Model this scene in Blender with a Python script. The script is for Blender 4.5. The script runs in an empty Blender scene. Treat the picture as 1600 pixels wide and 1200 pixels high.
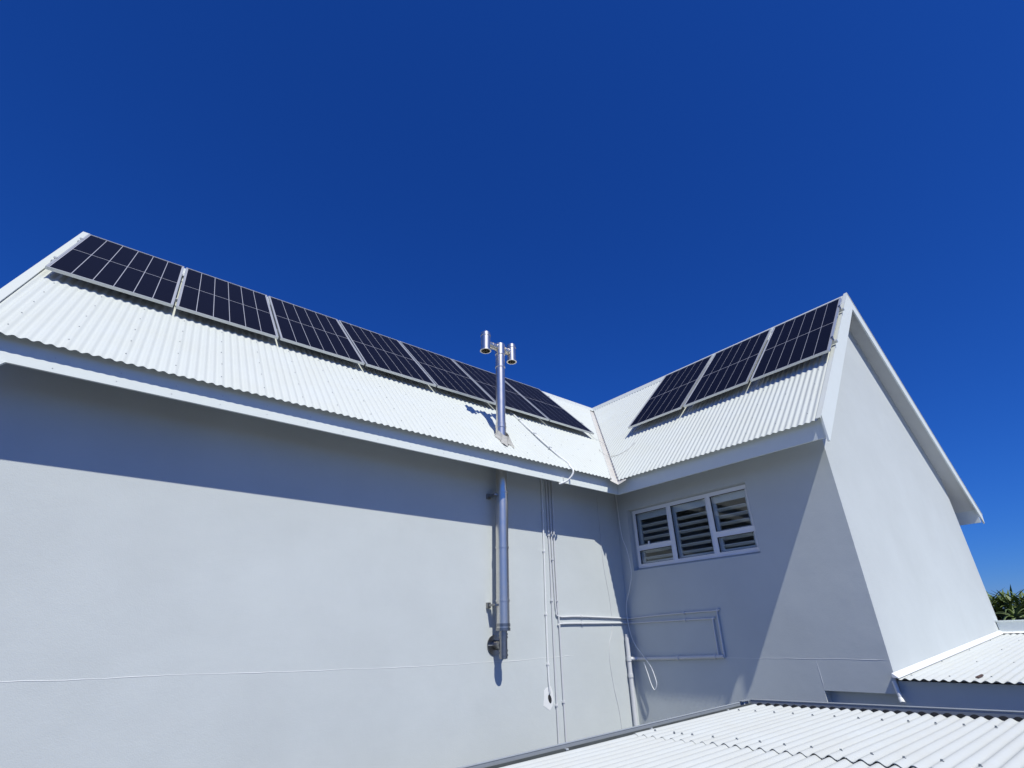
import bpy, bmesh, math, random
from mathutils import Matrix, Vector, noise
random.seed(7)
S = bpy.context.scene
COL = S.collection
# ------------------------------------------------------------------ camera
cam_d = bpy.data.cameras.new('camera'); cam = bpy.data.objects.new('camera', cam_d); COL.objects.link(cam)
yaw, pitch, roll, FPX = 0.8867, 0.4629, -0.0226, 807.73
cy, sy, cp, sp = math.cos(yaw), math.sin(yaw), math.cos(pitch), math.sin(pitch)
fwd = Vector((cy*cp, sy*cp, sp)); right = Vector((sy, -cy, 0)); up = right.cross(fwd)
cr, sr = math.cos(roll), math.sin(roll)
rx, ux = cr*right + sr*up, -sr*right + cr*up
CAM = Vector((-6.580, -5.387, -2.345))
m = Matrix.Identity(4)
for i in range(3):
    m[i][0], m[i][1], m[i][2], m[i][3] = rx[i], ux[i], -fwd[i], CAM[i]
cam.matrix_world = m
cam_d.sensor_width = 36; cam_d.lens = 36*FPX/1600; cam_d.clip_start = 0.05; cam_d.clip_end = 2000
S.camera = cam
# ------------------------------------------------------------------ light
SUN_DIR = Vector((-0.255, -1.0, 1.388)).normalized()      # towards the sun
ELEV = math.asin(SUN_DIR.z)
AZ = math.atan2(SUN_DIR.x, SUN_DIR.y)                     # clockwise from +y
W = bpy.data.worlds.new('World'); S.world = W; W.use_nodes = True
nt = W.node_tree; nt.nodes.clear()
sky = nt.nodes.new('ShaderNodeTexSky'); sky.sky_type = 'NISHITA'; sky.sun_disc = False
sky.sun_elevation = ELEV; sky.sun_rotation = AZ
sky.altitude = 0; sky.air_density = 1.0; sky.dust_density = 0.3; sky.ozone_density = 4.0
sep = nt.nodes.new('ShaderNodeSeparateColor'); com = nt.nodes.new('ShaderNodeCombineColor')
nt.links.new(sky.outputs[0], sep.inputs[0])
def mth(op, a, b):           # deep polarised blue: the same colour response over the whole sky
    n_ = nt.nodes.new('ShaderNodeMath'); n_.operation = op
    for i, v in enumerate((a, b)):
        if isinstance(v, (int, float)): n_.inputs[i].default_value = v
        else: nt.links.new(v, n_.inputs[i])
    return n_.outputs[0]
SR, SG, SB = sep.outputs[0], sep.outputs[1], sep.outputs[2]
KR, KG, KB, KV = 2.0, 1.38, .92, 1.24
blue = mth('MULTIPLY', mth('POWER', SB, KB), KV)
nt.links.new(mth('MULTIPLY', mth('MULTIPLY', blue, .30), mth('POWER', mth('DIVIDE', SR, SB), KR)), com.inputs[0])
nt.links.new(mth('MULTIPLY', mth('MULTIPLY', blue, .455), mth('POWER', mth('DIVIDE', SG, SB), KG)), com.inputs[1])
nt.links.new(blue, com.inputs[2])
bg = nt.nodes.new('ShaderNodeBackground'); bg.inputs[1].default_value = 0.10
out = nt.nodes.new('ShaderNodeOutputWorld')
nt.links.new(com.outputs[0], bg.inputs[0]); nt.links.new(bg.outputs[0], out.inputs[0])
sd = bpy.data.lights.new('sun', 'SUN'); sd.energy = 4.6; sd.angle = math.radians(0.53); sd.color = (1.0, 0.98, 0.865)
so = bpy.data.objects.new('sun', sd); COL.objects.link(so)
so.rotation_euler = SUN_DIR.to_track_quat('Z', 'Y').to_euler(); so.location = (-5, -20, 25)
S.view_settings.view_transform = 'Standard'; S.view_settings.look = 'None'
S.view_settings.exposure = 0.0; S.view_settings.gamma = 1.0; S.view_settings.use_curve_mapping = False

# ------------------------------------------------------------------ materials
def mat(name, col, rough=.5, metal=0., spec=.5, coat=0., vary=0., vscale=1.5, bump=0., bscale=60., tint=None, aniso=None, bump2=0., b2scale=2.):
    M = bpy.data.materials.new(name); M.use_nodes = True
    n = M.node_tree.nodes; L = M.node_tree.links
    b = n['Principled BSDF']
    b.inputs['Base Color'].default_value = (*col, 1); b.inputs['Roughness'].default_value = rough
    b.inputs['Metallic'].default_value = metal; b.inputs['Specular IOR Level'].default_value = spec
    b.inputs['Coat Weight'].default_value = coat; b.inputs['Coat Roughness'].default_value = .05
    geo = n.new('ShaderNodeNewGeometry')
    if vary > 0:
        t = n.new('ShaderNodeTexNoise'); t.inputs['Scale'].default_value = vscale; t.inputs['Detail'].default_value = 6; t.inputs['Roughness'].default_value = .6
        L.new(geo.outputs['Position'], t.inputs['Vector'])
        r = n.new('ShaderNodeValToRGB'); r.color_ramp.elements[0].position = .3; r.color_ramp.elements[1].position = .7
        t2 = tint or (1-vary, 1-vary, 1-vary)
        r.color_ramp.elements[0].color = (*[c*k for c, k in zip(col, t2)], 1); r.color_ramp.elements[1].color = (*col, 1)
        L.new(t.outputs['Fac'], r.inputs[0]); L.new(r.outputs[0], b.inputs['Base Color'])
        mr = n.new('ShaderNodeMapRange'); mr.inputs['To Min'].default_value = min(1, rough*1.25); mr.inputs['To Max'].default_value = rough*.85
        L.new(t.outputs['Fac'], mr.inputs['Value']); L.new(mr.outputs[0], b.inputs['Roughness'])
    prev = None
    for s, sc in ((bump, bscale), (bump2, b2scale)):
        if s > 0:
            t = n.new('ShaderNodeTexNoise'); t.inputs['Scale'].default_value = sc; t.inputs['Detail'].default_value = 4
            L.new(geo.outputs['Position'], t.inputs['Vector'])
            bp = n.new('ShaderNodeBump'); bp.inputs['Strength'].default_value = s; bp.inputs['Distance'].default_value = .01 if sc > 10 else .05
            L.new(t.outputs['Fac'], bp.inputs['Height'])
            if prev: L.new(prev.outputs[0], bp.inputs['Normal'])
            L.new(bp.outputs[0], b.inputs['Normal']); prev = bp
    return M
PLASTER = mat('plaster', (.565, .60, .605), .85, spec=.25, vary=.075, vscale=1.1, bump=.13, bscale=120, bump2=.10, b2scale=2.6)
PLASTER_DK = mat('plaster_low', (.45, .46, .47), .85, spec=.25, vary=.06, vscale=2, bump=.2, bscale=140)
ROOF = mat('white_sheet', (.60, .63, .61), .42, spec=.4, vary=.05, vscale=2.2, tint=(.96, .95, .92))
ROOF_LOW = mat('low_white_sheet', (.56, .585, .575), .5, spec=.35, vary=.07, vscale=3.0, tint=(.95, .93, .90))
FASCIA = mat('white_board', (.73, .775, .76), .55, spec=.3, vary=.04, vscale=5)
WHITE = mat('white_plastic', (.78, .79, .79), .4, vary=.03, vscale=8)
CONDUIT = mat('painted_conduit', (.62, .63, .65), .55, vary=.05, vscale=9)
SOFFIT = mat('soffit_board', (.62, .63, .63), .7, vary=.05, vscale=4)
VALLEY = mat('valley_metal', (.58, .58, .58), .55, vary=.12, vscale=11, tint=(.88, .83, .76))
DIRT = mat('mortar_flashing', (.50, .49, .46), .9, vary=.3, vscale=30, bump=.6, bscale=90)
ALU = mat('aluminium', (.62, .64, .64), .38, metal=.6, vary=.05, vscale=20)
STEEL = mat('stainless', (.74, .70, .64), .34, metal=1., vary=.06, vscale=9)
STEEL_DK = mat('weathered_stainless', (.36, .35, .34), .3, metal=1., vary=.2, vscale=25)
GALV = mat('gutter_metal', (.33, .36, .39), .55, metal=.15, vary=.12, vscale=10)
SCREW = mat('screw_metal', (.23, .25, .27), .5, metal=.5)
GAP_SHADE = mat('gap_shade', (.07, .08, .08), .8, vary=.3, vscale=9)  # near-black colour standing in for shade inside the gutter gap
CAPPED = mat('painted_screw', (.38, .40, .41), .5)
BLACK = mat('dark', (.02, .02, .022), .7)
WFRAME = mat('window_frame', (.82, .83, .86), .4)
SLAT = mat('shutter_white', (.85, .87, .86), .45)
ROOM = mat('room_dark', (.06, .06, .06), .9)
GROUND = mat('paving', (.055, .055, .05), .9, vary=.2, vscale=.6)
SOIL = mat('soil', (.10, .085, .06), .95, vary=.3, vscale=2)
LEAF = mat('aloe_leaf', (.16, .21, .075), .45, vary=.3, vscale=6, tint=(.6, .7, .5))
LEAF_LT = mat('aloe_leaf_pale', (.20, .27, .13), .45, vary=.2, vscale=6)
LEAF_DK = mat('shrub_leaf', (.15, .20, .055), .55, vary=.4, vscale=5, tint=(.5, .6, .4))
DEAD = mat('dry_leaf', (.085, .05, .04), .8)
STEM = mat('aloe_stem', (.12, .09, .06), .9)
BACKSHEET = mat('panel_backsheet', (.36, .37, .43), .5, coat=.1)
def cell_mat():
    M = bpy.data.materials.new('solar_cell'); M.use_nodes = True
    n = M.node_tree.nodes; L = M.node_tree.links; b = n['Principled BSDF']
    tc = n.new('ShaderNodeTexCoord'); sx = n.new('ShaderNodeSeparateXYZ'); L.new(tc.outputs['Object'], sx.inputs[0])
    def lines(sock, period, width):
        a = n.new('ShaderNodeMath'); a.operation = 'DIVIDE'; a.inputs[1].default_value = period; L.new(sock, a.inputs[0])
        f = n.new('ShaderNodeMath'); f.operation = 'FRACT'; L.new(a.outputs[0], f.inputs[0])
        c = n.new('ShaderNodeMath'); c.operation = 'LESS_THAN'; c.inputs[1].default_value = width; L.new(f.outputs[0], c.inputs[0])
        return c.outputs[0]
    l1 = lines(sx.outputs['Y'], .0915, .035); l2 = lines(sx.outputs['X'], .0205, .06)
    sc = n.new('ShaderNodeMath'); sc.operation = 'MULTIPLY'; sc.inputs[1].default_value = .35; L.new(l2, sc.inputs[0])
    mx = n.new('ShaderNodeMath'); mx.operation = 'MAXIMUM'; L.new(l1, mx.inputs[0]); L.new(sc.outputs[0], mx.inputs[1])
    mix = n.new('ShaderNodeMixRGB'); mix.inputs[1].default_value = (.0045, .0045, .0085, 1); mix.inputs[2].default_value = (.024, .026, .040, 1)
    L.new(mx.outputs[0], mix.inputs[0]); L.new(mix.outputs[0], b.inputs['Base Color'])
    b.inputs['Roughness'].default_value = .45; b.inputs['Specular IOR Level'].default_value = .1
    b.inputs['Coat Weight'].default_value = .05; b.inputs['Coat Roughness'].default_value = .12; b.inputs['Coat IOR'].default_value = 1.35
    return M
CELL = cell_mat()
def glass_mat():
    M = bpy.data.materials.new('window_glass'); M.use_nodes = True
    n = M.node_tree.nodes; L = M.node_tree.links
    for x in list(n):
        if x.type == 'BSDF_PRINCIPLED': n.remove(x)
    t = n.new('ShaderNodeBsdfTransparent'); t.inputs[0].default_value = (.93, .96, .97, 1)
    g = n.new('ShaderNodeBsdfGlossy'); g.inputs['Roughness'].default_value = .02
    f = n.new('ShaderNodeFresnel'); f.inputs[0].default_value = 1.38
    mx = n.new('ShaderNodeMixShader'); L.new(f.outputs[0], mx.inputs[0]); L.new(t.outputs[0], mx.inputs[1]); L.new(g.outputs[0], mx.inputs[2])
    L.new(mx.outputs[0], n['Material Output'].inputs[0])
    return M
GLASS = glass_mat()

# ------------------------------------------------------------------ mesh helpers
def V(*a): return Vector(a)
class MB:
    def __init__(s): s.v = []; s.f = []; s.sm = []
    def add(s, vs, fs, smooth=False):
        o = len(s.v); s.v += [Vector(x) for x in vs]
        for f in fs: s.f.append([i+o for i in f]); s.sm.append(smooth)
        return s
    def box(s, a, b):
        x0, y0, z0 = [min(p, q) for p, q in zip(a, b)]; x1, y1, z1 = [max(p, q) for p, q in zip(a, b)]
        return s.add([(x0,y0,z0),(x1,y0,z0),(x1,y1,z0),(x0,y1,z0),(x0,y0,z1),(x1,y0,z1),(x1,y1,z1),(x0,y1,z1)],
              [(0,3,2,1),(4,5,6,7),(0,1,5,4),(1,2,6,5),(2,3,7,6),(3,0,4,7)])
    def prism(s, poly, d):            # poly: world points, extruded by vector d
        n = len(poly); P = [Vector(p) for p in poly]; d = Vector(d)
        nrm = Vector((0, 0, 0))
        for i in range(n): nrm += P[i].cross(P[(i+1) % n])
        if nrm.dot(d) > 0: P = P[::-1]
        return s.add(P+[p+d for p in P], [list(range(n)), list(range(2*n-1, n-1, -1))] + [[(i+1) % n, i, i+n, (i+1) % n+n] for i in range(n)])
    def tube(s, path, r, n=10, caps=True, radii=None):
        P = [Vector(p) for p in path]; k = len(P); vs = []; fs = []
        ref = None
        for i, p in enumerate(P):
            t = (P[min(i+1, k-1)]-P[max(i-1, 0)]).normalized()
            if ref is None: ref = (Vector((0, 0, 1)) if abs(t.z) < .9 else Vector((1, 0, 0)))
            a = (ref - t*ref.dot(t)).normalized(); b = t.cross(a); ref = a
            rr = radii[i] if radii else r
            for j in range(n):
                q = 2*math.pi*j/n; vs.append(p+a*math.cos(q)*rr+b*math.sin(q)*rr)
        for i in range(k-1):
            for j in range(n): fs.append((i*n+j, i*n+(j+1) % n, (i+1)*n+(j+1) % n, (i+1)*n+j))
        s.add(vs, fs, True)
        if caps:
            s.add(vs[:n], [list(range(n-1, -1, -1))]); s.add(vs[-n:], [list(range(n))])
        return s
    def ring(s, c, ax, r0, r1, h, n=24):   # a short hollow collar, r0 inner r1 outer
        ax = Vector(ax).normalized(); ref = Vector((0,0,1)) if abs(ax.z) < .9 else Vector((1,0,0))
        a = (ref-ax*ref.dot(ax)).normalized(); b = ax.cross(a); c = Vector(c); vs = []; fs = []
        prof = [(r0,0),(r1,0),(r1,h),(r0,h)]
        for j in range(n):
            q = 2*math.pi*j/n; e = a*math.cos(q)+b*math.sin(q)
            for (r, z) in prof: vs.append(c+e*r+ax*z)
        for j in range(n):
            k = (j+1) % n
            for i in range(4): fs.append((j*4+i, k*4+i, k*4+(i+1) % 4, j*4+(i+1) % 4))
        return s.add(vs, fs)
    def build(s, name, material, parent=None, local=False, **props):
        if local: org = Vector((0, 0, 0))
        else:
            lo = [min(v[i] for v in s.v) for i in range(3)]; hi = [max(v[i] for v in s.v) for i in range(3)]
            org = Vector(((lo[0]+hi[0])/2, (lo[1]+hi[1])/2, lo[2]))
        me = bpy.data.meshes.new(name); me.from_pydata([tuple(v-org) for v in s.v], [], s.f)
        me.polygons.foreach_set('use_smooth', s.sm); me.materials.append(material); me.update()
        o = bpy.data.objects.new(name, me); COL.objects.link(o); o.location = org
        if parent: adopt(o, parent, local)
        for k, v in props.items(): o[k] = v
        return o
WLOC = {}
def wloc(o):
    l = o.location.copy()
    return l
def adopt(o, parent, local=False):
    o.parent = parent
    if not local: o.matrix_parent_inverse = Matrix.Translation(-wloc(parent))
def thing(name, loc, label, cat, group=None):
    o = bpy.data.objects.new(name, None); COL.objects.link(o); o.location = loc; o.empty_display_size = .2
    tag(o, label, cat, group); return o
def tag(o, label, cat, group=None):
    o['label'] = label; o['category'] = cat
    if group: o['group'] = group
    return o
def smooth_path(pts, n=6):
    P = [Vector(p) for p in pts]; out = []
    for i in range(len(P)-1):
        p0 = P[max(i-1, 0)]; p1 = P[i]; p2 = P[i+1]; p3 = P[min(i+2, len(P)-1)]
        for k in range(n):
            t = k/n
            out.append(.5*((2*p1)+(-p0+p2)*t+(2*p0-5*p1+4*p2-p3)*t*t+(-p0+3*p1-3*p2+p3)*t**3))
    out.append(P[-1]); return out
def corr(frame, s0, s1, ulo, uhi, pitch=.0823, amp=.0079, segs=8, phase=0., th=.002, rows=2, mb=None, jig=0.):
    """corrugated sheet: frame(s,u,off)->point; corrugations repeat along s, run along u"""
    mb = mb or MB(); n = max(2, round((s1-s0)/pitch*segs))
    top = []; bot = []
    for i in range(n+1):
        s = s0+(s1-s0)*i/n; o = amp*math.cos(2*math.pi*(s-phase)/pitch)
        a, b = ulo(s), uhi(s)
        for k in range(rows):
            u = a+(b-a)*k/(rows-1)
            w = jig*noise.noise(Vector((s*1.7, u*1.3, 3.1)))
            top.append(frame(s, u, o+w)); bot.append(frame(s, u, o+w-th))
    f = [(i*rows+k, (i+1)*rows+k, (i+1)*rows+k+1, i*rows+k+1) for i in range(n) for k in range(rows-1)]
    nn = (Vector(top[f[0][1]])-Vector(top[f[0][0]])).cross(Vector(top[f[0][3]])-Vector(top[f[0][0]]))
    flip = nn.dot(Vector(top[0])-Vector(bot[0])) < 0
    g = [t[::-1] for t in f]
    mb.add(top, g if flip else f, True); mb.add(bot, f if flip else g, True)
    for k in (0, rows-1):
        vs = []; 
        for i in range(n+1): vs += [top[i*rows+k], bot[i*rows+k]]
        mb.add(vs, [(2*i, 2*i+1, 2*i+3, 2*i+2) for i in range(n)])
    for i in (0, n):
        vs = []
        for k in range(rows): vs += [top[i*rows+k], bot[i*rows+k]]
        mb.add(vs, [(2*k, 2*k+1, 2*k+3, 2*k+2) for k in range(rows-1)])
    return mb
def screw_mesh(mb, p, n, r=.008, h=.007):
    n = Vector(n).normalized(); ref = Vector((1, 0, 0)) if abs(n.x) < .9 else Vector((0, 1, 0))
    a = (ref-n*ref.dot(n)).normalized(); b = n.cross(a); p = Vector(p)
    for rr, z0, z1 in ((r, 0, .002), (r*.62, .002, h)):
        vs = []
        for z in (z0, z1):
            for j in range(6):
                q = math.pi*j/3; vs.append(p+a*math.cos(q)*rr+b*math.sin(q)*rr+n*z)
        mb.add(vs, [(j, (j+1) % 6, 6+(j+1) % 6, 6+j) for j in range(6)]+[(6,7,8,9,10,11)])

# ------------------------------------------------------------------ geometry of the house (eave line z = 0, inner eave corner at the origin)
D, H = 3.2124, 3.2783
SL = math.hypot(D, H); c, s_ = D/SL, H/SL; TAN = H/D
LA, LB = 7.822, 3.225
WY = .57                       # wall face set back from the eave
WR = 6.0                       # far corner of the gable wall
RE = 6.72                      # far eave end of the gable's right slope
GY = -2.98                     # gable wall face
ZG = -6.0                      # ground
def FA(x, u, off=0): return V(x, u*c-off*s_, u*s_+off*c)
def FB(y, u, off=0): return V(u*c-off*s_, y, u*s_+off*c)
house = thing('house', (0, .57, ZG), 'pale grey plastered house with steep white corrugated roofs meeting in a valley', 'house')

# walls
MB().box((-7.58, WY, ZG), (WY, WY+.22, .45)).build('wall', PLASTER, house)
mb = MB(); x0, x1 = WY, WY+.22
wy0, wy1, wz0, wz1 = -1.825, .29, -1.305, -.375       # window opening
oy0, oy1, oz0, oz1 = wy0-.004, wy1+.045, wz0-.036, wz1+.014      # opening in the plaster, a little larger than the frame
mb.box((x0, -2.76, -2.92), (x1, WY+.22, oz0)); mb.box((x0, -2.76, oz1), (x1, WY+.22, .45))
mb.box((x0, -2.76, oz0), (x1, oy0, oz1)); mb.box((x0, oy1, oz0), (x1, WY+.22, oz1))
xr = x0+.10                                                       # plaster packing round the frame
mb.box((xr, wy1, oz0), (x1, oy1, oz1)); mb.box((xr, oy0, oz0), (x1, wy1, wz0)); mb.box((xr, oy0, wz1), (x1, wy1, oz1)); mb.box((xr, oy0, wz0), (x1, wy0, wz1))
mb.box((x0, -2.215, ZG), (x1, WY+.22, -2.92)); mb.box((x0+.13, -2.76, ZG), (x1, -2.215, -2.92))
mb.build('wall', PLASTER, house)
top = lambda x: (x if x < D else 2*D-x)*TAN-.12
mb = MB(); zt = lambda x: top(x)
mb.prism([(WY, GY, -2.92), (WR, GY, -2.92), (WR, GY, zt(WR)), (D, GY, zt(D)), (WY, GY, zt(WY))], (0, .22, 0))
mb.box((WY+.13, GY+.004, ZG), (WR, GY+.22, -2.92))
mb.build('gable_wall', PLASTER, house)
MB().box((-7.58, WY+.22, ZG), (-7.36, 2*D-WY, .45)).prism([(-7.58, WY, .45), (-7.58, 2*D-WY, .45), (-7.58, D, zt(D))], (.22, 0, 0)).build('gable_wall', PLASTER, house)
MB().box((-7.36, 2*D-WY-.22, ZG), (WR-.22, 2*D-WY, .45)).build('wall', PLASTER, house)
MB().box((WR-.22, GY+.22, ZG), (WR, 2*D-WY, .3)).build('wall', PLASTER, house)
# plaster day joints: thin proud ridges of plaster
def joint(pts, r=.0034):
    P = []
    for a, b in zip(pts[:-1], pts[1:]):
        a, b = Vector(a), Vector(b); n = max(2, int((b-a).length/.12))
        for k in range(n):
            p = a.lerp(b, k/n); p.z += .013*noise.noise(p*1.5)+.006*noise.noise(p*9); P.append(p)
    P.append(Vector(pts[-1]))
    rad = [r*(.45+.9*abs(noise.noise(p*1.9+Vector((3, 1, 7))))) for p in P]; rad[0] = rad[-1] = .0005
    return MB().tube(P, r, 6, radii=rad).build('plaster_joint', WHITE, house)
joint([(-7.5, WY, -2.53), (-5.2, WY, -2.552), (-3.3, WY, -2.58), (-1.9, WY, -2.565), (-.7, WY, -2.535)])
joint([(WY, .5, -2.60), (WY, -1.0, -2.59), (WY, -2.97, -2.60)], .003)
joint([(WY, -2.205, -2.61), (WY, -2.215, -2.75), (WY, -2.222, -2.915)], .0035)

# roof decks (the boards under the sheets, their underside is the soffit)
A0 = .105
mb = MB()
poly = [(-7.80, A0), (A0+.02, A0), (D-.02, D-.02), (-7.80, D-.02)]
mb.prism([V(x, y, y*TAN-.165) for x, y in poly], V(0, 0, .12))
poly = [(-3.20, A0), (A0-.02, A0), (D-.02, D-.02), (-3.20, D-.02)]
mb.prism([V(y, x, y*TAN-.165) for x, y in poly], V(0, 0, .12))
mb.build('soffit', SOFFIT, house)
mb = MB()     # far slopes
P = lambda x, y, z: V(x, y, z)
zr = lambda x: H-(x-D)*TAN
mb.prism([P(D+.02, -3.20, zr(D)-.15), P(RE-.12, -3.20, zr(RE-.12)-.13), P(RE-.12, 2*D, zr(RE-.12)-.13), P(D+.02, 2*D, zr(D)-.15)], V(0, 0, .11))
mb.build('soffit', SOFFIT, house)

# main roof slopes
VA, VB = .13, .03             # how far each sheet stops short of the valley line
slopeA = corr(FA, -LA+.03, D-VA-.02, lambda x: max(0, x+VA)/c, lambda x: SL-.025, rows=5, jig=.003)
roofA = slopeA.build('roof_slope', ROOF, house)
slopeB = corr(FB, -LB+.03, D-VB-.02, lambda y: max(0, y+VB)/c, lambda y: SL-.025, rows=5, jig=.003)
roofB = slopeB.build('roof_slope', ROOF, house)
FAr = lambda x, u, off=0: V(x, 2*D-(u*c-off*s_), u*s_+off*c)
FBr = lambda y, u, off=0: V(2*D-(u*c-off*s_), y, u*s_+off*c)
corr(FBr, -LB+.03, 2*D-.3, lambda y: (2*D-RE)/c, lambda y: SL if y < D else max(.02, (2*D-y)/c), segs=6, rows=2).build('roof_slope', ROOF, house)
corr(FAr, -LA+.03, 2*D, lambda x: 0, lambda x: SL if x < D else max(.02, (2*D-x)/c), segs=6, rows=2).build('roof_slope', ROOF, house)
# screws
def screws(frame, s_list, u_of, nrm, name_parent):
    mb = MB()
    for i, s in enumerate(s_list):
        for u in u_of(s): screw_mesh(mb, frame(s+random.uniform(-.006, .006), u+random.uniform(-.02, .02), .0085), nrm, .0068, .006)
    o = mb.build('screws', CAPPED, name_parent); o['kind'] = 'stuff'
cr_ = lambda k: round(k/.0823)*.0823
screws(FA, [cr_(-7.6+.412*i) for i in range(20)], lambda x: [u for u in (.22, .58, .95, 1.32, 1.72) if u > (x+.35)/c], FA(0, 0, 1), roofA)
screws(FB, [cr_(-3.05+.412*i) for i in range(9)], lambda x: [u for u in (.22, .62, 1.05, 1.5) if u > (x+.25)/c], FB(0, 0, 1), roofB)

# valley gutter with a small lip over the eave corner
mb = MB()
w = .17
def vsec(t, e=0.):            # t = run along valley; returns left edge, centre, right edge
    l = FA(t-w, t/c, -.012); r = FB(t-w, t/c, -.012); m_ = V(t, t, t*TAN-.035)
    return l, m_, r
a = vsec(-.03); b = vsec(D+.0)
b = (FA(D-w, SL, -.012), V(D, D, H-.035), FB(D-w, SL, -.012))
up3 = V(0, 0, .003)
mb.add([a[0], a[1], b[1], b[0]], [(0, 1, 2, 3)]); mb.add([a[1], a[2], b[2], b[1]], [(0, 1, 2, 3)])
lip = [a[0]+V(0, -.012, -.012), a[1]+V(-.025, -.025, -.03), a[2]+V(-.012, 0, -.012)]
mb.add([a[0], lip[0], lip[1], a[1]], [(0, 1, 2, 3)]); mb.add([a[1], lip[1], lip[2], a[2]], [(0, 1, 2, 3)])
# rolled edge standing beside the sheets of the left slope
mb.tube([FA(-.03-VA+.01, .0, .004), FA(D-VA-.2, (D-.2)/c, .004)], .007, 6)
mb.build('valley_flashing', VALLEY, house)

# ridge caps
def ridge_cap(a, b, perp, name='ridge_cap'):
    """a->b along the ridge at its crest; perp: unit vector to one side (horizontal)"""
    a, b, perp = Vector(a), Vector(b), Vector(perp); mb = MB(); prof = []
    zz = lambda d_, o: (d_, -d_*TAN+o)
    prof += [zz(.205, -.004), zz(.20, .012), zz(.03, .012)]
    for k in range(7):
        q = math.pi*k/6; prof.append((.02*math.cos(q), -.022+.022*math.sin(q)))
    prof += [(-x, z) for x, z in prof[2::-1]]
    vs = [e+perp*x+V(0, 0, z) for e in (a, b) for x, z in prof]; n = len(prof)
    fs = [(i, i+1, n+i+1, n+i) for i in range(n-1)]
    mb.add(vs, fs); mb.add(vs[:n], [list(range(n))]); mb.add(vs[n:], [list(range(n-1, -1, -1))])
    return mb
capA = ridge_cap((-LA+.02, D, H), (D-.05, D, H), (0, -1, 0)).build('ridge_cap', ROOF, house)
capB = ridge_cap((D, -LB+.02, H+.003), (D, D+.05, H+.003), (-1, 0, 0)).build('ridge_cap', ROOF, house)
mb = MB()
for i in range(26): screw_mesh(mb, FA(cr_(-7.4+.412*i), SL-.14, .018), FA(0, 0, 1), .006)
for i in range(15): screw_mesh(mb, FB(cr_(-3.0+.412*i), SL-.14, .018), FB(0, 0, 1), .006)
mb.build('screws', SCREW, capA, kind='stuff')

# fascias
MB().box((-7.80, .085, -.205), (-2.02, .112, .045)).build('fascia', FASCIA, house)
MB().box((-2.018, .088, -.205), (.088, .112, .045)).build('fascia', FASCIA, house)
mb = MB()
for i in range(19):
    x = -7.6+.43*i
    screw_mesh(mb, (x+random.uniform(-.03, .03), .085 if x < -2.1 else .088, -.075+random.uniform(-.01, .01)), (0, -1, 0), .006, .003)
    screw_mesh(mb, (x+random.uniform(-.03, .03), .085 if x < -2.1 else .088, -.165+random.uniform(-.01, .01)), (0, -1, 0), .005, .002)
mb.build('nail_heads', CONDUIT, house, kind='stuff')
MB().box((.088, -3.20, -.208), (.112, .088, .045)).build('fascia', FASCIA, house)
MB().box((RE-.16, -3.20, zr(RE)-.20), (RE-.136, 2*D, zr(RE)+.04)).build('fascia', FASCIA, house)
# barge boards with feet cut plumb past the fascia, and their capping on the sheets
def barge(frame_pt, sgn_y):
    pass
bw = .353
mb = MB(); y0 = -3.225
mb.prism([(.062, y0, .062*TAN+.02), (D, y0, H+.02), (D, y0, H+.02-bw), (.085, y0, .085*TAN-bw), (.062, y0, -.262)], (0, .024, 0))
mb.build('barge_board', FASCIA, house)
mb = MB()
mb.prism([(D+.0005, y0, H+.02), (RE+.06, y0, zr(RE+.06)+.02), (RE-.01, y0, zr(RE)-.21), (D+.0005, y0, H+.02-bw)], (0, .024, 0))
mb.build('barge_board', FASCIA, house)
mb = MB(); x0 = -LA
mb.prism([(x0, .062, .062*TAN+.02), (x0, D, H+.02), (x0, D, H+.02-bw), (x0, .085, .085*TAN-bw), (x0, .062, -.262)], (.024, 0, 0))
mb.prism([(x0, 2*D-.062, .062*TAN+.02), (x0, D, H+.02), (x0, D, H+.02-bw), (x0, 2*D-.085, .085*TAN-bw), (x0, 2*D-.062, -.262)], (.024, 0, 0))
mb.build('barge_board', FASCIA, house)
def cap_strip(fr, sa, sb, u0, u1):
    mb = MB(); q = [fr(sa, u0, .016), fr(sb, u0, .016), fr(sb, u1, .016), fr(sa, u1, .016)]
    mb.prism(q, fr(0, 0, .014)-fr(0, 0, 0)); return mb
cap_strip(FB, -3.232, -3.178, -.012, SL+.01).build('barge_capping', ROOF, house)
cap_strip(FA, -7.828, -7.745, -.012, SL+.01).build('barge_capping', ROOF, house)
cap_strip(FBr, -3.232, -3.178, (2*D-RE-.05)/c, SL+.01).build('barge_capping', ROOF, house)
MB().prism([(-7.796, .078, -.206), (-7.475, .078, -.206), (-7.53, .078, -.275), (-7.796, .078, -.275)], (0, .032, 0)).build('fascia_end_block', FASCIA, house)

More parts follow.
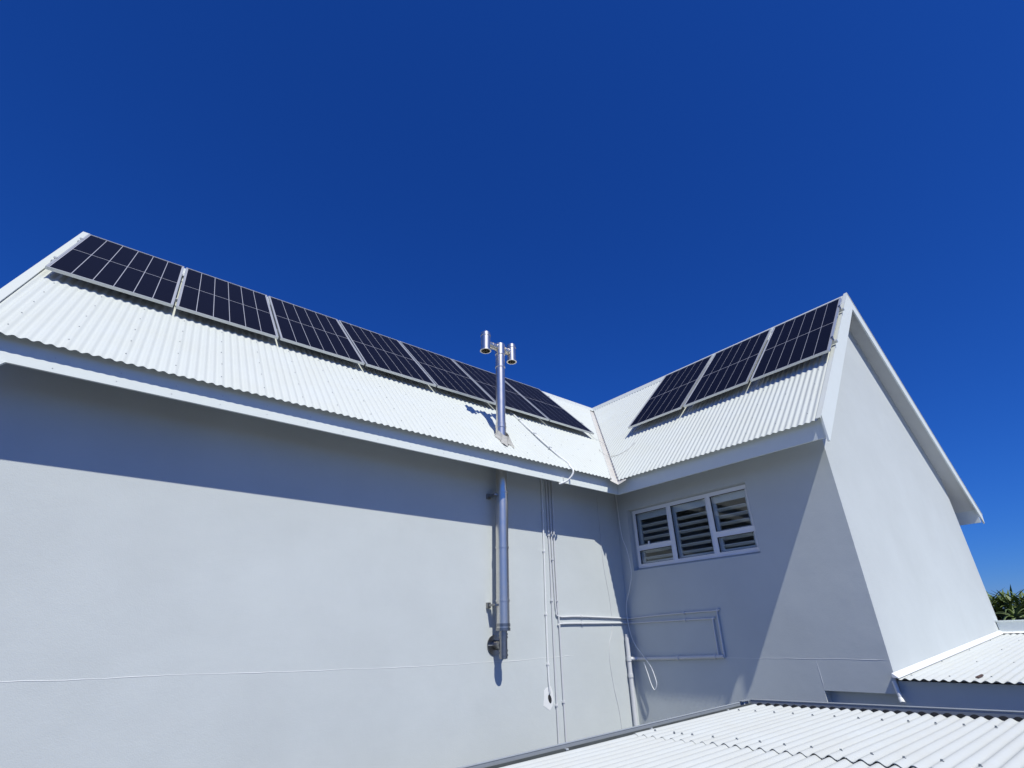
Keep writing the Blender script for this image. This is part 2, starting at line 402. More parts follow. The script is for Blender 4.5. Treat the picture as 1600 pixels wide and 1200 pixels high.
# window in the short wall: frame, five panes and a louvred shutter behind each bay
fx0, fx1 = WY+.085, WY+.135
T = .044
yb = [wy1, -.44, -1.155, wy0]
zt_ = -.995
mb = MB()
mb.box((fx0, wy0, wz0), (fx1, wy1, wz0+T)); mb.box((fx0, wy0, wz1-T), (fx1, wy1, wz1))
mb.box((fx0, wy0, wz0+T), (fx1, wy0+T, wz1-T)); mb.box((fx0, wy1-T, wz0+T), (fx1, wy1, wz1-T))
for y in yb[1:3]: mb.box((fx0, y-T*.62, wz0+T), (fx1, y+T*.62, wz1-T))
mb.box((fx0, yb[1]+T*.62, zt_-T*.6), (fx1, yb[0]-T, zt_+T*.6)); mb.box((fx0, yb[3]+T, zt_-T*.6), (fx1, yb[2]-T*.62, zt_+T*.6))
win = mb.build('window', WFRAME, house)
rects = [(yb[1]+T*.62, yb[0]-T, wz0+T, zt_-T*.6), (yb[1]+T*.62, yb[0]-T, zt_+T*.6, wz1-T), (yb[2]+T*.62, yb[1]-T*.62, wz0+T, wz1-T),
         (yb[3]+T, yb[2]-T*.62, wz0+T, zt_-T*.6), (yb[3]+T, yb[2]-T*.62, zt_+T*.6, wz1-T)]
g = .011
for i, (a, b, z0, z1) in enumerate(rects):
    # slim sash proud of the frame with a dark gasket inside
    m_ = MB(); q = .014
    m_.box((fx0-.008, a, z0), (fx0+.03, b, z0+q)); m_.box((fx0-.008, a, z1-q), (fx0+.03, b, z1))
    m_.box((fx0-.008, a, z0+q), (fx0+.03, a+q, z1-q)); m_.box((fx0-.008, b-q, z0+q), (fx0+.03, b, z1-q))
    m_.build('sash', WFRAME, win)
    k_ = MB(); q2 = q+.006
    k_.box((fx0+.004, a+q, z0+q), (fx0+.02, b-q, z0+q2)); k_.box((fx0+.004, a+q, z1-q2), (fx0+.02, b-q, z1-q))
    k_.box((fx0+.004, a+q, z0+q2), (fx0+.02, a+q2, z1-q2)); k_.box((fx0+.004, b-q2, z0+q2), (fx0+.02, b-q, z1-q2))
    k_.build('gasket', BLACK, win)
    MB().box((fx0+.010, a+q2, z0+q2), (fx0+.015, b-q2, z1-q2)).build('pane', GLASS, win)
sx = WY+.142
for (a, b) in ((yb[1]+.01, yb[0]-.03), (yb[2]+.01, yb[1]-.01), (yb[3]+.03, yb[2]-.01)):
    m_ = MB(); st = .080
    m_.box((sx, a, wz0+.02), (sx+.03, a+st, wz1-.02)); m_.box((sx, b-st, wz0+.02), (sx+.03, b, wz1-.02))
    m_.box((sx, a+st, wz0+.02), (sx+.03, b-st, wz0+.10)); m_.box((sx, a+st, wz1-.16), (sx+.03, b-st, wz1-.02))
    m_.build('shutter_frame', SLAT, win)
    z = wz0+.145
    while z < wz1-.18:
        e = V(.031, 0, -.0135)             # slats tilt, inner edge low
        m_ = MB(); cc = V(sx+.015, 0, z)
        pr = [cc-e+V(0, a+st+.003, -.004), cc+e+V(0, a+st+.003, -.004), cc+e+V(0, a+st+.003, .004), cc-e+V(0, a+st+.003, .004)]
        m_.prism(pr, V(0, b-a-2*st-.006, 0)); m_.build('louvre_slat', SLAT, win)
        z += .104
MB().box((fx0+.02, .03-.012, -.975), (fx0-.006, .03+.012, -.905)).build('window_catch', WFRAME, win)

# ------------------------------------------------------------------ solar panels
PW, PH = 1.208, 2.279
GRP = 'framed dark solar panels clamped in rows on the white roofs'
def make_panel():
    r = bpy.data.objects.new('solar_panel', None); COL.objects.link(r); r.empty_display_size = .2
    f = MB(); t = .018; d_ = .035
    f.box((0, 0, -d_), (PW, t, 0)); f.box((0, PH-t, -d_), (PW, PH, 0)); f.box((0, t, -d_), (t, PH-t, 0)); f.box((PW-t, t, -d_), (PW, PH-t, 0))
    f.build('frame', ALU, r, True)
    MB().box((t, t, -.012), (PW-t, PH-t, -.006)).build('backsheet', BACKSHEET, r, True)
    nx = 6; gx = .008; gm = .018; mrg = .012
    cw = (PW-2*t-2*mrg-gx*(nx-1))/nx; ch = (PH-2*t-2*mrg-gm)/2
    cm = None
    for j in range(2):
        for i in range(nx):
            x = t+mrg+i*(cw+gx); y = t+mrg+j*(ch+gm)
            if cm is None:
                o = MB().box((0, 0, -.0058), (cw, ch, -.0045)).build('solar_cell', CELL, r, True); cm = o.data
            else:
                o = bpy.data.objects.new('solar_cell', cm); COL.objects.link(o); o.parent = r
            o.location = (x, y, 0)
    return r
proto = make_panel()
UA, UB, OFP = 1.845, 1.741, .129
spots = []
for i in range(7):
    x = -7.7035+i*1.2353; q = FA(x, UA, OFP)
    spots.append(Matrix(((1, 0, 0, q.x), (0, c, -s_, q.y), (0, s_, c, q.z), (0, 0, 0, 1))))
for i in range(3):
    y = .5013-i*1.263; q = FB(y, UB, OFP+.024)
    spots.append(Matrix(((0, c, -s_, q.x), (-1, 0, 0, q.y), (0, s_, c, q.z), (0, 0, 0, 1))))
labels = ['solar panel at the far left end of the long row, beside the left verge',
          'second solar panel from the left end of the long row, after the widest looking one',
          'third solar panel from the left verge in the long row on the left roof',
          'middle panel of the seven in the long row on the left roof',
          'solar panel two places left of the steel flue pipe in the long row',
          'solar panel partly hidden behind the upper steel flue pipe',
          'last solar panel of the long row, right of the flue and nearest the valley',
          'solar panel on the right roof nearest the valley, leftmost of the short row',
          'middle solar panel of the short row of three on the right roof',
          'solar panel at the top right beside the white gable barge board']
tree_ = [proto]+list(proto.children)
for i, M_ in enumerate(spots):
    if i == 0: r = proto
    else:
        r = proto.copy(); COL.objects.link(r)
        for ch in proto.children:
            k = ch.copy(); COL.objects.link(k); k.parent = r
    r.matrix_world = M_; tag(r, labels[i], 'solar panel', GRP)

# rails under the panels
def rail(fr, sa, sb, u, label, foot_step, endc):
    r = thing('mounting_rail', fr((sa+sb)/2, u, .012), label, 'rail', 'aluminium rails under the solar panels')
    q = [fr(sa, u-.02, .052), fr(sa, u+.02, .052), fr(sa, u+.02, .0935), fr(sa, u-.02, .0935)]
    MB().prism(q, fr(sb, 0, 0)-fr(sa, 0, 0)).build('rail', ALU, r)
    lo, hi = min(sa, sb), max(sa, sb); s = lo+.12
    while s < hi:
        k = round(s/.0823)*.0823
        q = [fr(k-.02, u-.034, .010), fr(k+.02, u-.034, .010), fr(k+.02, u+.045, .010), fr(k-.02, u+.045, .010)]
        m_ = MB().prism(q, fr(0, 0, .005)-fr(0, 0, 0))
        q = [fr(k-.02, u-.028, .015), fr(k+.02, u-.028, .015), fr(k+.02, u-.0215, .015), fr(k-.02, u-.0215, .015)]
        m_.prism(q, fr(0, 0, .07)-fr(0, 0, 0)); m_.build('foot_bracket', ALU, r); s += foot_step
    ot = .1305+(.024 if fr is FB else 0)
    for e, sg in endc:      # end clamps gripping the outer frames
        q = [fr(e, u-.03, .0935), fr(e+sg*.012, u-.03, .0935), fr(e+sg*.012, u+.03, .0935), fr(e, u+.03, .0935)]
        m_ = MB().prism(q, fr(0, 0, ot-.0925)-fr(0, 0, 0))
        q = [fr(e-sg*.010, u-.03, ot), fr(e+sg*.022, u-.03, ot), fr(e+sg*.022, u+.03, ot), fr(e-sg*.010, u+.03, ot)]
        m_.prism(q, fr(0, 0, .005)-fr(0, 0, 0))
        m_.build('end_clamp', STEEL_DK if fr is FB else ALU, r)
xa0, xa1 = -7.7035, -7.7035+6*1.2353+PW
for u, l in ((UA+.2*PH, 'lower long aluminium rail under the row of seven solar panels'), (UA+.8*PH, 'upper long aluminium rail under the row of seven solar panels')):
    rail(FA, xa0-.035, xa1+.03, u, l, 1.235, ((xa0, -1), (xa1, 1)))
yb0, yb1 = .5013, .5013-2*1.263-PW
for u, l in ((UB+.2*PH, 'lower short aluminium rail under the three solar panels on the right roof'), (UB+.8*PH, 'upper short aluminium rail under the three solar panels by the gable')):
    rail(FB, yb0+.03, yb1-.045, u, l, 1.2, ((yb1, -1),))

# ------------------------------------------------------------------ steel flue
fx, fy = -2.098, .40
flue = thing('flue_pipe', (fx, fy, -2.52), 'shiny stainless steel flue pipe rising through the roof to a twin cowl', 'flue')
def pipe(z0, z1, r, name='pipe', m_=STEEL, n=28): return MB().tube([(fx, fy, z0), (fx, fy, z1)], r, n).build(name, m_, flue)
lower = pipe(-2.215, -.42, .087); pipe(-.42, .62, .078); upper = pipe(.55, 1.86, .072); pipe(1.835, 2.03, .079)
def band(z, r, h=.03, m_=STEEL): return MB().ring((fx, fy, z), (0, 0, 1), r-.004, r+.006, h, 28).build('clamp_band', m_, flue)
for z, r in ((-1.20, .088), (-1.87, .088), (.62, .074), (.56, .079), (1.60, .073), (-.44, .088)): band(z, r, .022)
for z in (-2.215, -2.165): band(z, .088, .035, STEEL_DK)
pipe(-2.53, -2.21, .052, 'drain_pipe', STEEL_DK, 20)
for z in (-2.30, -2.265, -2.50, -2.45): MB().ring((fx, fy, z), (0, 0, 1), .050, .060, .022, 22).build('clamp_band', STEEL_DK, flue)
MB().tube([(fx, fy, -2.53), (fx, fy, -2.535)], .03, 14).build('drain_plug', BLACK, flue)
MB().tube([(fx, fy+.02, -2.375), (fx, WY-.012, -2.375)], .058, 20).build('wall_pipe', STEEL_DK, flue)
MB().tube([(fx-.015, WY-.014, -2.375), (fx-.015, WY-.001, -2.375)], .118, 32).build('wall_rosette', STEEL_DK, flue)
MB().box((fx-.13, WY-.0165, -2.38), (fx+.0, WY-.0145, -2.372)).build('rosette_seam', ALU, flue)
# twin cowl: a cross tube carrying an open vertical tube at each end
zc = 1.955
mb = MB(); mb.tube([(fx-.235, fy, zc), (fx-.07, fy, zc)], .054, 20); mb.tube([(fx+.07, fy, zc), (fx+.17, fy, zc)], .054, 20); mb.build('cowl_arm', STEEL, flue)
for xx in (fx-.175, fx-.09, fx+.08, fx+.135):
    MB().ring((xx, fy, zc), (1, 0, 0), .052, .060, .018, 22).build('clamp_band', STEEL, flue)
def cowl(x, z0, z1, r):
    n = 28; mb = MB(); vs = []
    for (rr, z) in ((r, z0), (r, z1), (r-.004, z1), (r-.004, z0)):
        for j in range(n):
            q = 2*math.pi*j/n; vs.append((x+rr*math.cos(q), fy+rr*math.sin(q), z))
    for k in range(4):
        k2 = (k+1) % 4
        mb.add(vs, [(k*n+j, k*n+(j+1) % n, k2*n+(j+1) % n, k2*n+j) for j in range(n)], k in (0, 2))
    o = mb.build('cowl_tube', STEEL, flue)
    MB().ring((x, fy, z0-.012), (0, 0, 1), r-.004, r+.012, .018, n).build('rim', STEEL, o)
    MB().ring((x, fy, z1-.06), (0, 0, 1), r-.002, r+.005, .012, n).build('rim', STEEL, o)
    MB().tube([(x, fy, z1-.03), (x, fy, z1-.025)], r-.004, n).build('baffle', STEEL, o)
    return o
cowl(fx-.290, 1.825, 2.145, .077); cowl(fx+.240, 1.80, 2.105, .071)
# mortar flashing where the pipe meets the roof
mb = MB(); n = 44; rings = []
for k, (rr, hh) in enumerate(((.074, .08), (.084, .045), (.098, .02), (.112, .002))):
    ring = []
    for j in range(n):
        q = 2*math.pi*j/n; w_ = 1+(k > 0)*(.45*noise.noise(V(math.cos(q)*1.7, math.sin(q)*1.7, k*.2))+.30*noise.noise(V(math.cos(q)*5, math.sin(q)*5, 4+k*.2)))*(.5+.3*k)
        dx = rr*w_*math.cos(q); dy = rr*w_*math.sin(q)*1.25
        uu = (fy+dy-.02*k)/c
        ring.append(FA(fx+dx, uu, hh+.012+.006*noise.noise(V(dx*30, dy*30, k))))
    rings += ring
mb.add(rings, [(k*n+j, k*n+(j+1) % n, (k+1)*n+(j+1) % n, (k+1)*n+j) for k in range(3) for j in range(n)], True)
mb.build('roof_flashing', DIRT, flue)
def wall_bracket(z, w_):
    m_ = MB(); m_.box((fx-.15, WY-.04, z-.035), (fx-.10, WY, z+.035)); m_.box((fx-.14, fy-.01, z-.012), (fx-.075, WY-.04, z+.012))
    m_.build('wall_bracket', STEEL_DK, flue)
wall_bracket(-.47, 1); wall_bracket(-1.91, 1)

# ------------------------------------------------------------------ conduits and cables on the walls
def clip_mb(p, ax, r, wall):
    """saddle clip: collar round the conduit and a small base against the wall"""
    m_ = MB(); m_.ring(Vector(p)-Vector(ax)*.012, ax, r*.9, r+.007, .024, 12); p = Vector(p)
    if wall == 'A': m_.box((p.x-.022 if ax[2] else p.x-.01, p.y, p.z-.010 if ax[2] else p.z-.022), (p.x+.022 if ax[2] else p.x+.01, WY, p.z+.010 if ax[2] else p.z+.022))
    else: m_.box((p.x, p.y-.022 if ax[2] else p.y-.01, p.z-.010 if ax[2] else p.z-.022), (WY, p.y+.022 if ax[2] else p.y+.01, p.z+.010 if ax[2] else p.z+.022))
    return m_
def conduit(label, path, r, material, clips=(), cat='conduit', name='conduit', grp=None, n=10):
    P = [Vector(p) for p in path]
    t = thing(name, min(P, key=lambda p: p.z), label, cat, grp)
    MB().tube(P, r, n).build('tube', material, t)
    for (p, ax, wl) in clips: clip_mb(p, ax, r, wl).build('clip', material, t)
    return t
yw = WY-.017
GC = 'conduits clipped to the plastered walls'
Z = (0, 0, 1)
t = conduit('single white conduit ending at a white patch with a dark hole in the long wall',
        smooth_path([(-1.184, yw, .30), (-1.185, yw, -.5), (-1.193, yw, -1.1), (-1.209, yw, -1.92), (-1.216, yw, -2.72), (-1.205, yw, -2.94), (-1.195, WY+.02, -2.985)], 5), .0125, WHITE,
        [((-1.185, yw, -.55), Z, 'A'), ((-1.193, yw, -1.14), Z, 'A'), ((-1.209, yw, -2.0), Z, 'A'), ((-1.213, yw, -2.62), Z, 'A')], grp=GC)
t = conduit('left conduit of the dark pair running full height down the long wall',
        smooth_path([(-1.084, yw, .30), (-1.085, yw, -.84), (-1.079, yw, -1.31), (-1.086, yw, -1.92), (-1.091, yw, -2.8), (-1.087, yw, -5.6)], 5), .0125, CONDUIT,
        [((-1.085, yw, -.9), Z, 'A'), ((-1.086, yw, -1.82), Z, 'A'), ((-1.092, yw, -3.11), Z, 'A')], grp=GC)
t = conduit('upper of two level grey conduits, dropping down the long wall first',
        smooth_path([(-1.022, yw, .30), (-1.030, yw, -1.0), (-1.022, yw, -1.75), (-1.012, yw, -1.95), (-.965, yw, -2.03), (-.55, yw, -2.026), (.345, yw, -2.04)], 5)+[V(WY-.02, yw, -2.045)]
        + smooth_path([(WY-.017, .48, -2.045), (WY-.017, -.18, -2.02), (WY-.017, -1.01, -2.01), (WY-.017, -1.035, -2.04), (WY-.017, -1.03, -2.585)], 5), .0125, CONDUIT,
        [((-1.028, yw, -1.25), Z, 'A'), ((-.5, yw, -2.026), (1, 0, 0), 'A'), ((WY-.017, -.5, -2.016), (0, 1, 0), 'B')], grp=GC)
t = conduit('right conduit of the dark pair, kinked beside the elbow, down the long wall',
        smooth_path([(-.952, yw, .30), (-.976, yw, -1.0), (-.977, yw, -1.66), (-.978, yw, -1.95), (-.968, yw-.004, -2.17), (-.963, yw, -2.95), (-.957, yw, -3.5), (-.957, yw, -5.6)], 5), .0125, CONDUIT,
        [((-.972, yw, -.9), Z, 'A'), ((-.977, yw, -1.82), Z, 'A'), ((-.963, yw, -3.08), Z, 'A')], grp=GC)
t = conduit('lower of two grey conduits running level across both walls and turning down',
        smooth_path([(-.955, yw, -2.16), (-.925, yw, -2.125), (-.22, yw, -2.117), (.36, yw, -2.112)], 5)+[V(WY-.02, yw, -2.112)]
        + smooth_path([(WY-.017, .48, -2.113), (WY-.017, -.22, -2.108), (WY-.017, -.93, -2.108), (WY-.017, -.95, -2.135), (WY-.017, -.945, -2.57)], 5), .0125, CONDUIT,
        [((-.5, yw, -2.12), (1, 0, 0), 'A'), ((WY-.017, -.5, -2.108), (0, 1, 0), 'B')], grp=GC)
t = conduit('thicker level pipe low on the short wall, from the corner downpipe to the two conduits',
        [(WY-.03, .44, -2.612), (WY-.03, -.19, -2.60), (WY-.03, -.93, -2.578), (WY-.03, -1.03, -2.575)], .024, CONDUIT,
        [((WY-.03, -.3, -2.598), (0, 1, 0), 'B'), ((WY-.03, -.9, -2.579), (0, 1, 0), 'B')], cat='pipe', name='wall_pipe', n=14)
t = thing('waste_pipe', (.44, WY-.05, -5.8), 'grey waste pipe standing in the inner corner of the two walls', 'pipe')
MB().tube([(.425, WY-.05, -5.8), (.432, WY-.05, -2.32)], .032, 18).build('tube', CONDUIT, t)
MB().tube([(.432, WY-.05, -2.32), (.432, WY-.05, -2.27)], .024, 14).build('cap', CONDUIT, t)
MB().ring((.43, WY-.05, -2.86), Z, .030, .040, .05, 18).build('collar', CONDUIT, t)
MB().ring((.43, WY-.05, -2.64), Z, .030, .039, .06, 18).tube([(.43, WY-.05, -2.612), (WY-.02, .44, -2.612)], .026, 12).build('branch', CONDUIT, t)
# paint patch around the conduit's end and the hole in it
pts = [(-1.296, -2.93), (-1.25, -2.90), (-1.17, -2.885), (-1.135, -2.96), (-1.125, -3.05), (-1.16, -3.12), (-1.205, -3.165), (-1.26, -3.13), (-1.318, -3.10), (-1.30, -3.02)]
MB().prism([(x, WY-.0025, z) for x, z in pts], (0, .002, 0)).build('paint_patch', WHITE, house)
hp = [(-1.198+.030*math.cos(k*math.pi/6)-.010*math.sin(k*math.pi/6), WY-.0045, -3.03+.052*math.sin(k*math.pi/6)) for k in range(12)]
MB().prism(hp, (0, .0015, 0)).build('hole', BLACK, house)
# loose cable in the corner
cab = [(.46, .47, .1), (.5, .477, -.144), (.5, .468, -.478), (.5, .445, -.803), (.5, .37, -1.03), (.5, .335, -1.377), (.5, .41, -1.614), (.5, .51, -1.845), (.5, .514, -2.125), (.5, .449, -2.381),
       (.5, .294, -2.574), (.5, .175, -2.717), (.5, .12, -2.864), (.5, .111, -2.945), (.5, .157, -3.012), (.5, .204, -2.949), (.5, .249, -2.802), (.5, .296, -2.659)]
tag(MB().tube(smooth_path(cab, 6), .0065, 8).build('cable', WHITE), 'loose white cable hanging in wavy loops in front of the inner corner', 'cable')
cab = [(.09, WY-.004, .3), (.10, WY-.004, -1.0), (.104, WY-.004, -1.228), (.125, WY-.004, -1.423), (.168, WY-.004, -1.709), (.185, WY-.004, -1.988), (.164, WY-.004, -2.215), (.077, WY-.004, -2.39), (.044, WY-.004, -2.604), (.084, WY-.004, -2.98), (.168, WY-.004, -3.478), (.2, WY-.004, -5)]
tag(MB().tube(smooth_path(cab, 6), .0035, 6).build('cable', CONDUIT), 'very thin cable wandering down the long wall left of the corner', 'cable')
# conduit from the panels over the eave to the fascia
t = thing('roof_conduit', (-1.2, .03, -.24), 'white conduit lying down the left roof from the panels and bending over the eave', 'conduit')
rc = [FA(-1.13, 1.95, .02), FA(-1.118, 1.5, .022), FA(-1.10, .9, .022), FA(-1.07, .4, .024), FA(-1.045, .14, .035), V(-1.045, .03, .055), V(-1.052, -.035, -.02), V(-1.075, -.03, -.10), V(-1.13, .02, -.18), V(-1.20, .07, -.222), V(-1.24, .10, -.232)]
MB().tube(smooth_path(rc, 6), .0145, 10).build('tube', WHITE, t)
for (s, u) in ((-1.122, 1.62), (-1.105, 1.1), (-1.083, .62)):
    q = [FA(s-.03, u-.012, .010), FA(s+.03, u-.012, .010), FA(s+.03, u+.012, .010), FA(s-.03, u+.012, .010)]
    MB().prism(q, FA(0, 0, .03)-FA(0, 0, 0)).build('clip', ALU, t)
MB().box((-1.165, .070, -.20), (-1.153, .088, -.12)).build('clip', CONDUIT, t)
# two thin wires over the valley
def wire(label, P): tag(MB().tube(smooth_path(P, 6), .004, 6).build('wire', VALLEY), label, 'wire')
wire('thin wire crossing the upper valley from the end of the long panel row', [FA(.80, 1.92, .10), FA(.97, 1.86, .03), FA(1.10, 1.80, .02), V(1.20, 1.20, 1.235), V(1.28, 1.22, 1.30)])
wire('thin wire crossing the lower valley towards the panels on the right roof', [FA(.66, 1.28, .012), FA(.60, 1.16, .016), FA(.63, 1.04, .016), V(.70, .68, .72), FB(.62, 1.0, .012), FB(.457, .96, .012), FB(.256, 1.07, .012), FB(.21, 1.28, .012)])

# ------------------------------------------------------------------ low roof in the foreground
def zlow(x, y): return -2.953+.034*(x+1.0)-.013*(y+2.241)
LP = .0850
def FL(s, u, off=0): return V(u, s, zlow(u, s)+off)      # s = y, u = x
low = thing('low_roof', (-4, -4.5, ZG), 'low white corrugated roof in the foreground edged by grey box gutters', 'roof')
yE = -2.185; nC = 8
lows = []
for j in range(5):
    ya = yE-j*nC*LP; yc = ya-(nC+.75)*LP
    lift = .0022*(j % 2)
    for (xa, xb, dz) in ((-2.84, -1.0, .0055), (-5.4, -2.72, 0.)):
        extra = (.0, .003, .006, .001, .002, .0, .0, .0)[j] if dz else 0
        fr = lambda s, u, off=0, dz=dz, lift=lift, ex=extra, ya=ya: FL(s, u, off+dz+lift+ex*max(0, min(1, (-1.9-u)/.9)))
        o = corr(fr, yc, ya, lambda s: xa, lambda s: xb, pitch=LP, amp=.0105, segs=8, phase=yE-.03, th=.0025, rows=5, jig=.004).build('roof_sheet', ROOF_LOW, low)
sm = None
def low_screw(x, y):
    global sm
    if sm is None:
        m_ = MB(); screw_mesh(m_, (0, 0, 0), (0, 0, 1), .0105, .010)
        o = m_.build('screw', SCREW, low, True); sm = o.data
    else:
        o = bpy.data.objects.new('screw', sm); COL.objects.link(o); o.parent = low
    o.matrix_parent_inverse = Matrix.Translation(-low.location); o.location = (x, y, zlow(x, y)+.0185)
crest = lambda k: yE-.03-k*LP
for k in range(1, 34, 2):
    low_screw(-1.463+random.uniform(-.012, .012), crest(k)+random.uniform(-.006, .006))
    low_screw(-2.675+random.uniform(-.02, .02), crest(k)+random.uniform(-.006, .006))
low_screw(-2.70, crest(4)+.004)
for k in (9, 13, 17, 21): low_screw(-3.9+random.uniform(-.02, .02), crest(k))
# box gutters: one along the far edge, one along the sheet ends
def gutter_x():
    m_ = MB(); a, b = -5.4, -.93
    z = lambda x: zlow(x, yE)
    def bar(y0, y1, d0, d1):
        P_ = [(a, y0, z(a)+d0), (b, y0, z(b)+d0), (b, y0, z(b)+d1), (a, y0, z(a)+d1)]; m_.prism(P_, (0, y1-y0, 0))
    bar(yE+.075, yE+.082, -.16, .030); bar(yE-.03, yE+.075, -.165, -.158); bar(yE-.036, yE-.03, -.165, -.03)
    m_.tube([(a, yE+.080, z(a)+.030), (b, yE+.080, z(b)+.030)], .007, 8)
    return m_.build('gutter', GALV, low)
gutter_x()
m_ = MB(); a, b = yE+.08, -5.65; xg = -.905
z = lambda y: zlow(-1.0, y)+.004*abs(y-yE)
def bary(x0, x1, d0, d1):
    P_ = [(x0, a, z(a)+d0), (x0, b, z(b)+d0), (x0, b, z(b)+d1), (x0, a, z(a)+d1)]; m_.prism(P_, (x1-x0, 0, 0))
bary(xg, xg+.007, -.15, .040); bary(-1.06, xg, -.155, -.148); bary(-1.066, -1.06, -.155, -.03)
m_.tube([(xg+.005, a, z(a)+.040), (xg+.005, b, z(b)+.040)], .008, 8)
m_.build('gutter', GALV, low)
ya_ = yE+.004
mb = MB(); mb.prism([(-5.4, ya_, zlow(-5.4, yE)-.04), (-1.0, ya_, zlow(-1.0, yE)-.04), (-1.0, ya_, zlow(-1.0, yE)+.021), (-5.4, ya_, zlow(-5.4, yE)+.019)], (0, .010, 0))  # dark strip added as the shadow between sheet edge and gutter wall
mb.build('side_gap_shade', GAP_SHADE, low)
mb = MB()      # dark scallops added as the shaded holes beyond the rib ends
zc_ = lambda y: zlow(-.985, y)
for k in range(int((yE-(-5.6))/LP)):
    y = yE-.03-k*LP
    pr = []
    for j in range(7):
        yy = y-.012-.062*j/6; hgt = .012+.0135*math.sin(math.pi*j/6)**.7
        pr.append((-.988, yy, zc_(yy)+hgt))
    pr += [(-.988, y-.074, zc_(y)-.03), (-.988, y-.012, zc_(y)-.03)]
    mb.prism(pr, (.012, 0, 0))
mb.build('rib_end_shade', BLACK, low)
MB().box((-1.03, yE+.066, zlow(-1, yE)-.05), (-1.012, yE+.073, zlow(-1, yE)+.035)).build('gutter_bracket', WHITE, low)
MB().box((-1.09, yE+.05, zlow(-1, yE)+.036), (-.93, yE+.095, zlow(-1, yE)+.042)).build('gutter_bracket', GALV, low)
for xx in (-3.55, -2.6, -1.45):
    MB().box((xx-.012, yE-.01, zlow(xx, yE)+.010), (xx+.012, yE+.012, zlow(xx, yE)+.020)).build('gutter_bracket', ALU, low)
MB().box((-5.2, -5.5, ZG), (-1.12, yE-.12, -3.32)).build('wall', PLASTER, low)

# ------------------------------------------------------------------ lean-to roof against the gable
lean = thing('lean_to', (3, -5.5, ZG), 'low lean-to with a white corrugated roof against the right gable wall', 'lean-to')
def zl(x): return -2.775+.0735*(x-.5)
def FT(s, u, off=0): return V(u, s, zl(u)+off)
leanroof = corr(FT, -8.0, -2.99, lambda s: .5, lambda s: 5.80, pitch=.0836, amp=.0095, segs=8, rows=4, jig=.004).build('roof_slope', ROOF_LOW, lean)
mb = MB()
for x in (.72, 1.9, 3.2, 4.5):
    for k in range(14): screw_mesh(mb, FT(-3.09-.0836*4*k+random.uniform(-.01, .01), x+random.uniform(-.04, .04), .009), (0, 0, 1), .009)
mb.build('screws', SCREW, leanroof, kind='stuff')
MB().box((.60, -8.0, ZG), (.82, -2.985, -2.80)).build('wall', PLASTER, lean)
mb = MB(); mb.prism([(.49, GY-.003, zl(.49)+.012), (.49, GY-.003, zl(.49)+.052), (.49, GY-.008, zl(.49)+.052), (.49, GY-.062, zl(.49)+.008)], V(5.31, 0, 5.31*.0735))
mb.build('wall_flashing', WHITE, lean)
MB().box((5.80, -8.0, -2.48), (5.99, -2.99, -2.205)).box((5.775, -8.0, -2.205), (6.01, -2.985, -2.185)).build('parapet_wall', FASCIA, lean)
MB().prism([(5.68, -8.0, zl(5.68)+.013), (5.797, -8.0, zl(5.797)+.013), (5.797, -8.0, zl(5.797)+.03)], V(0, 5.0, 0)).build('wall_flashing', WHITE, lean)
t = thing('overflow_pipe', (.52, -2.99, -2.99), 'short white pipe under the corner of the lean-to roof', 'pipe')
MB().tube([(.555, -2.965, -2.80), (.54, -2.985, -2.95)], .021, 14).build('tube', WHITE, t)
MB().tube([(.542, -2.983, -2.955), (.515, -3.0, -2.995)], .025, 14).build('elbow', WHITE, t)
tag(MB().prism([FT(-3.69, .62, .012), FT(-3.665, .62, .012), FT(-3.68, .80, .014), FT(-3.70, .78, .014)], V(0, 0, .012)).build('dry_leaf', DEAD), 'small dry leaf lying near the edge of the lean-to roof', 'leaf')

# ------------------------------------------------------------------ ground, garden bank and aloes
mb = MB(); n = 8; R_ = 900
mb.add([(-R_, -R_, ZG), (R_, -R_, ZG), (R_, R_, ZG), (-R_, R_, ZG)], [(0, 1, 2, 3)]); mb.build('ground', GROUND, kind='structure')
mb = MB(); N = 16; vs = []
for i in range(N+1):
    for j in range(N+1):
        x = 6.9+14*i/N; y = -14+22*j/N
        vs.append((x, y, ZG-.05 if i in (0, N) or j in (0, N) else -2.75+.18*noise.noise(V(x*.4, y*.4, 0))))
mb.add(vs, [(i*(N+1)+j, (i+1)*(N+1)+j, (i+1)*(N+1)+j+1, i*(N+1)+j+1) for i in range(N) for j in range(N)], True)
mb.build('garden_bank', SOIL, kind='structure')
def leaf_mb(base, az, length, width, lift, droop):
    m_ = MB(); k = 9; d = V(math.cos(az), math.sin(az), 0); sd_ = V(-math.sin(az), math.cos(az), 0); vs = []; p = Vector(base)
    ang = lift
    for i in range(k+1):
        t_ = i/k; w_ = width*(1-t_**1.5)*.5+.002
        nn = (-d*math.sin(ang)+V(0, 0, 1)*math.cos(ang))
        vs += [p-sd_*w_+nn*w_*.45, p-nn*w_*.35, p+sd_*w_+nn*w_*.45, p+nn*w_*.12]
        ang -= droop/k; p = p+(d*math.cos(ang)+V(0, 0, 1)*math.sin(ang))*length/k
    fs = [(i*4+a, i*4+(a+1) % 4, i*4+4+(a+1) % 4, i*4+4+a) for i in range(k) for a in range(4)]
    m_.add(vs, fs, True); return m_
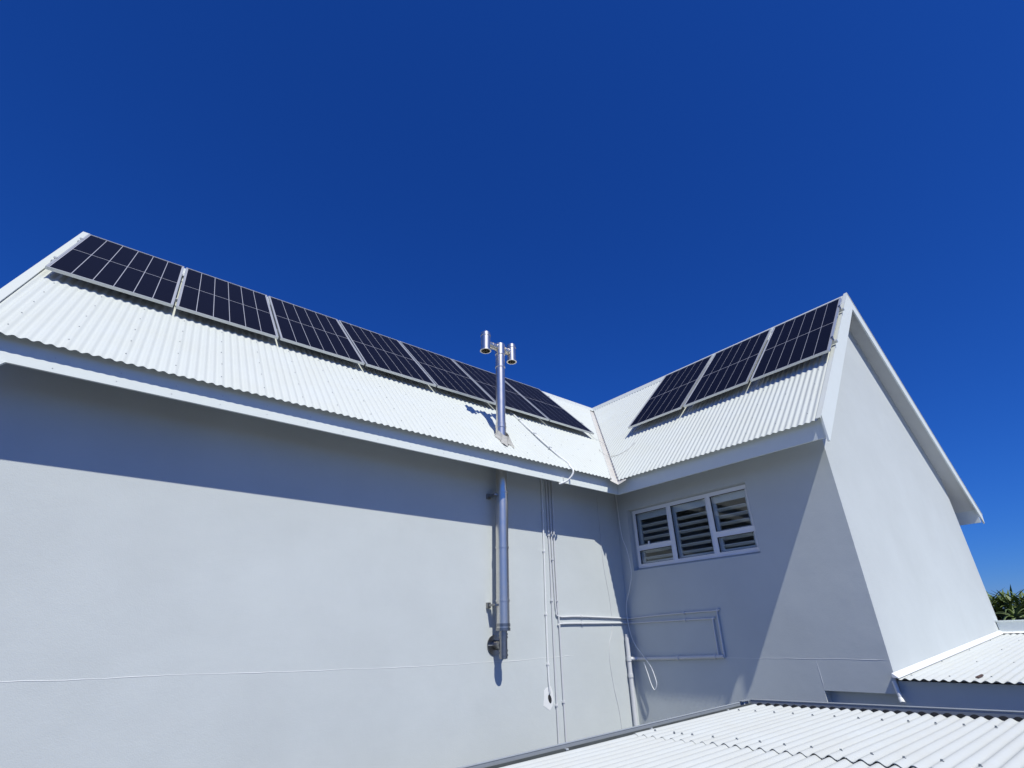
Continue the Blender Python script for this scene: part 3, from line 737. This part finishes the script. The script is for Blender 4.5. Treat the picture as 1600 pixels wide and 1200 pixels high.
def aloe(x, y, z, nl, L, label, mats, seed):
    rnd = random.Random(seed)
    t = thing('aloe_plant', (x, y, -2.8), label, 'plant', 'aloes on the bank behind the lean-to')
    MB().tube([(x, y, -2.85), (x+.02, y, z)], .06, 8).build('stem', STEM, t)
    for i in range(nl):
        az = i*2.39996+rnd.uniform(-.2, .2); f = i/nl
        leaf_mb((x+.02+.05*math.cos(az), y+.05*math.sin(az), z-.10*(1-f)), az, L*(.75+.4*rnd.random()), .075*L/.7, .05+1.15*f+rnd.uniform(-.15, .15), 1.9+rnd.uniform(-.3, .9)).build('leaf', mats[i % len(mats)], t)
aloe(7.35, -2.98, -2.08, 22, .60, 'pale aloe with arching leaves nearest the gable corner above the parapet', [LEAF, LEAF_LT, LEAF], 1)
aloe(7.25, -3.48, -2.10, 22, .62, 'grey green aloe rosette at the right picture edge behind the parapet', [LEAF, LEAF_LT], 2)
aloe(7.9, -2.55, -2.04, 20, .6, 'darker aloe set back behind the gable corner', [LEAF, LEAF_DK], 3)
t = thing('shrub', (8.6, -3.3, -2.8), 'dark green bushy shrub with thin leaves behind the aloes', 'shrub')
rnd = random.Random(9); m_ = MB()
for i in range(4500):
    az = rnd.uniform(0, 6.28); r_ = .95*rnd.random()**.5
    b_ = V(8.4+r_*.8*math.cos(az), -3.2+r_*1.9*math.sin(az), -2.6+rnd.random()*.80)
    L = rnd.uniform(.25, .5); a2 = rnd.uniform(0, 6.28); el = rnd.uniform(-.2, .95)
    d = V(math.cos(a2)*math.cos(el), math.sin(a2)*math.cos(el), math.sin(el)); s2 = V(-math.sin(a2), math.cos(a2), 0)*.022
    mid = b_+d*L*.55; tip = b_+d*L+V(0, 0, -.10*L)
    m_.add([b_-s2*.4, mid-s2, tip, mid+s2, b_+s2*.4], [(0, 1, 2, 3, 4)])
m_.build('foliage', LEAF_DK, t, kind='stuff')
mb = MB()
for k in range(9):
    mb.tube([(8.6, -3.3, -2.8), (8.6+rnd.uniform(-.5, .5), -3.3+rnd.uniform(-.9, .9), -2.15)], .015, 6)
mb.build('stem', STEM, t)
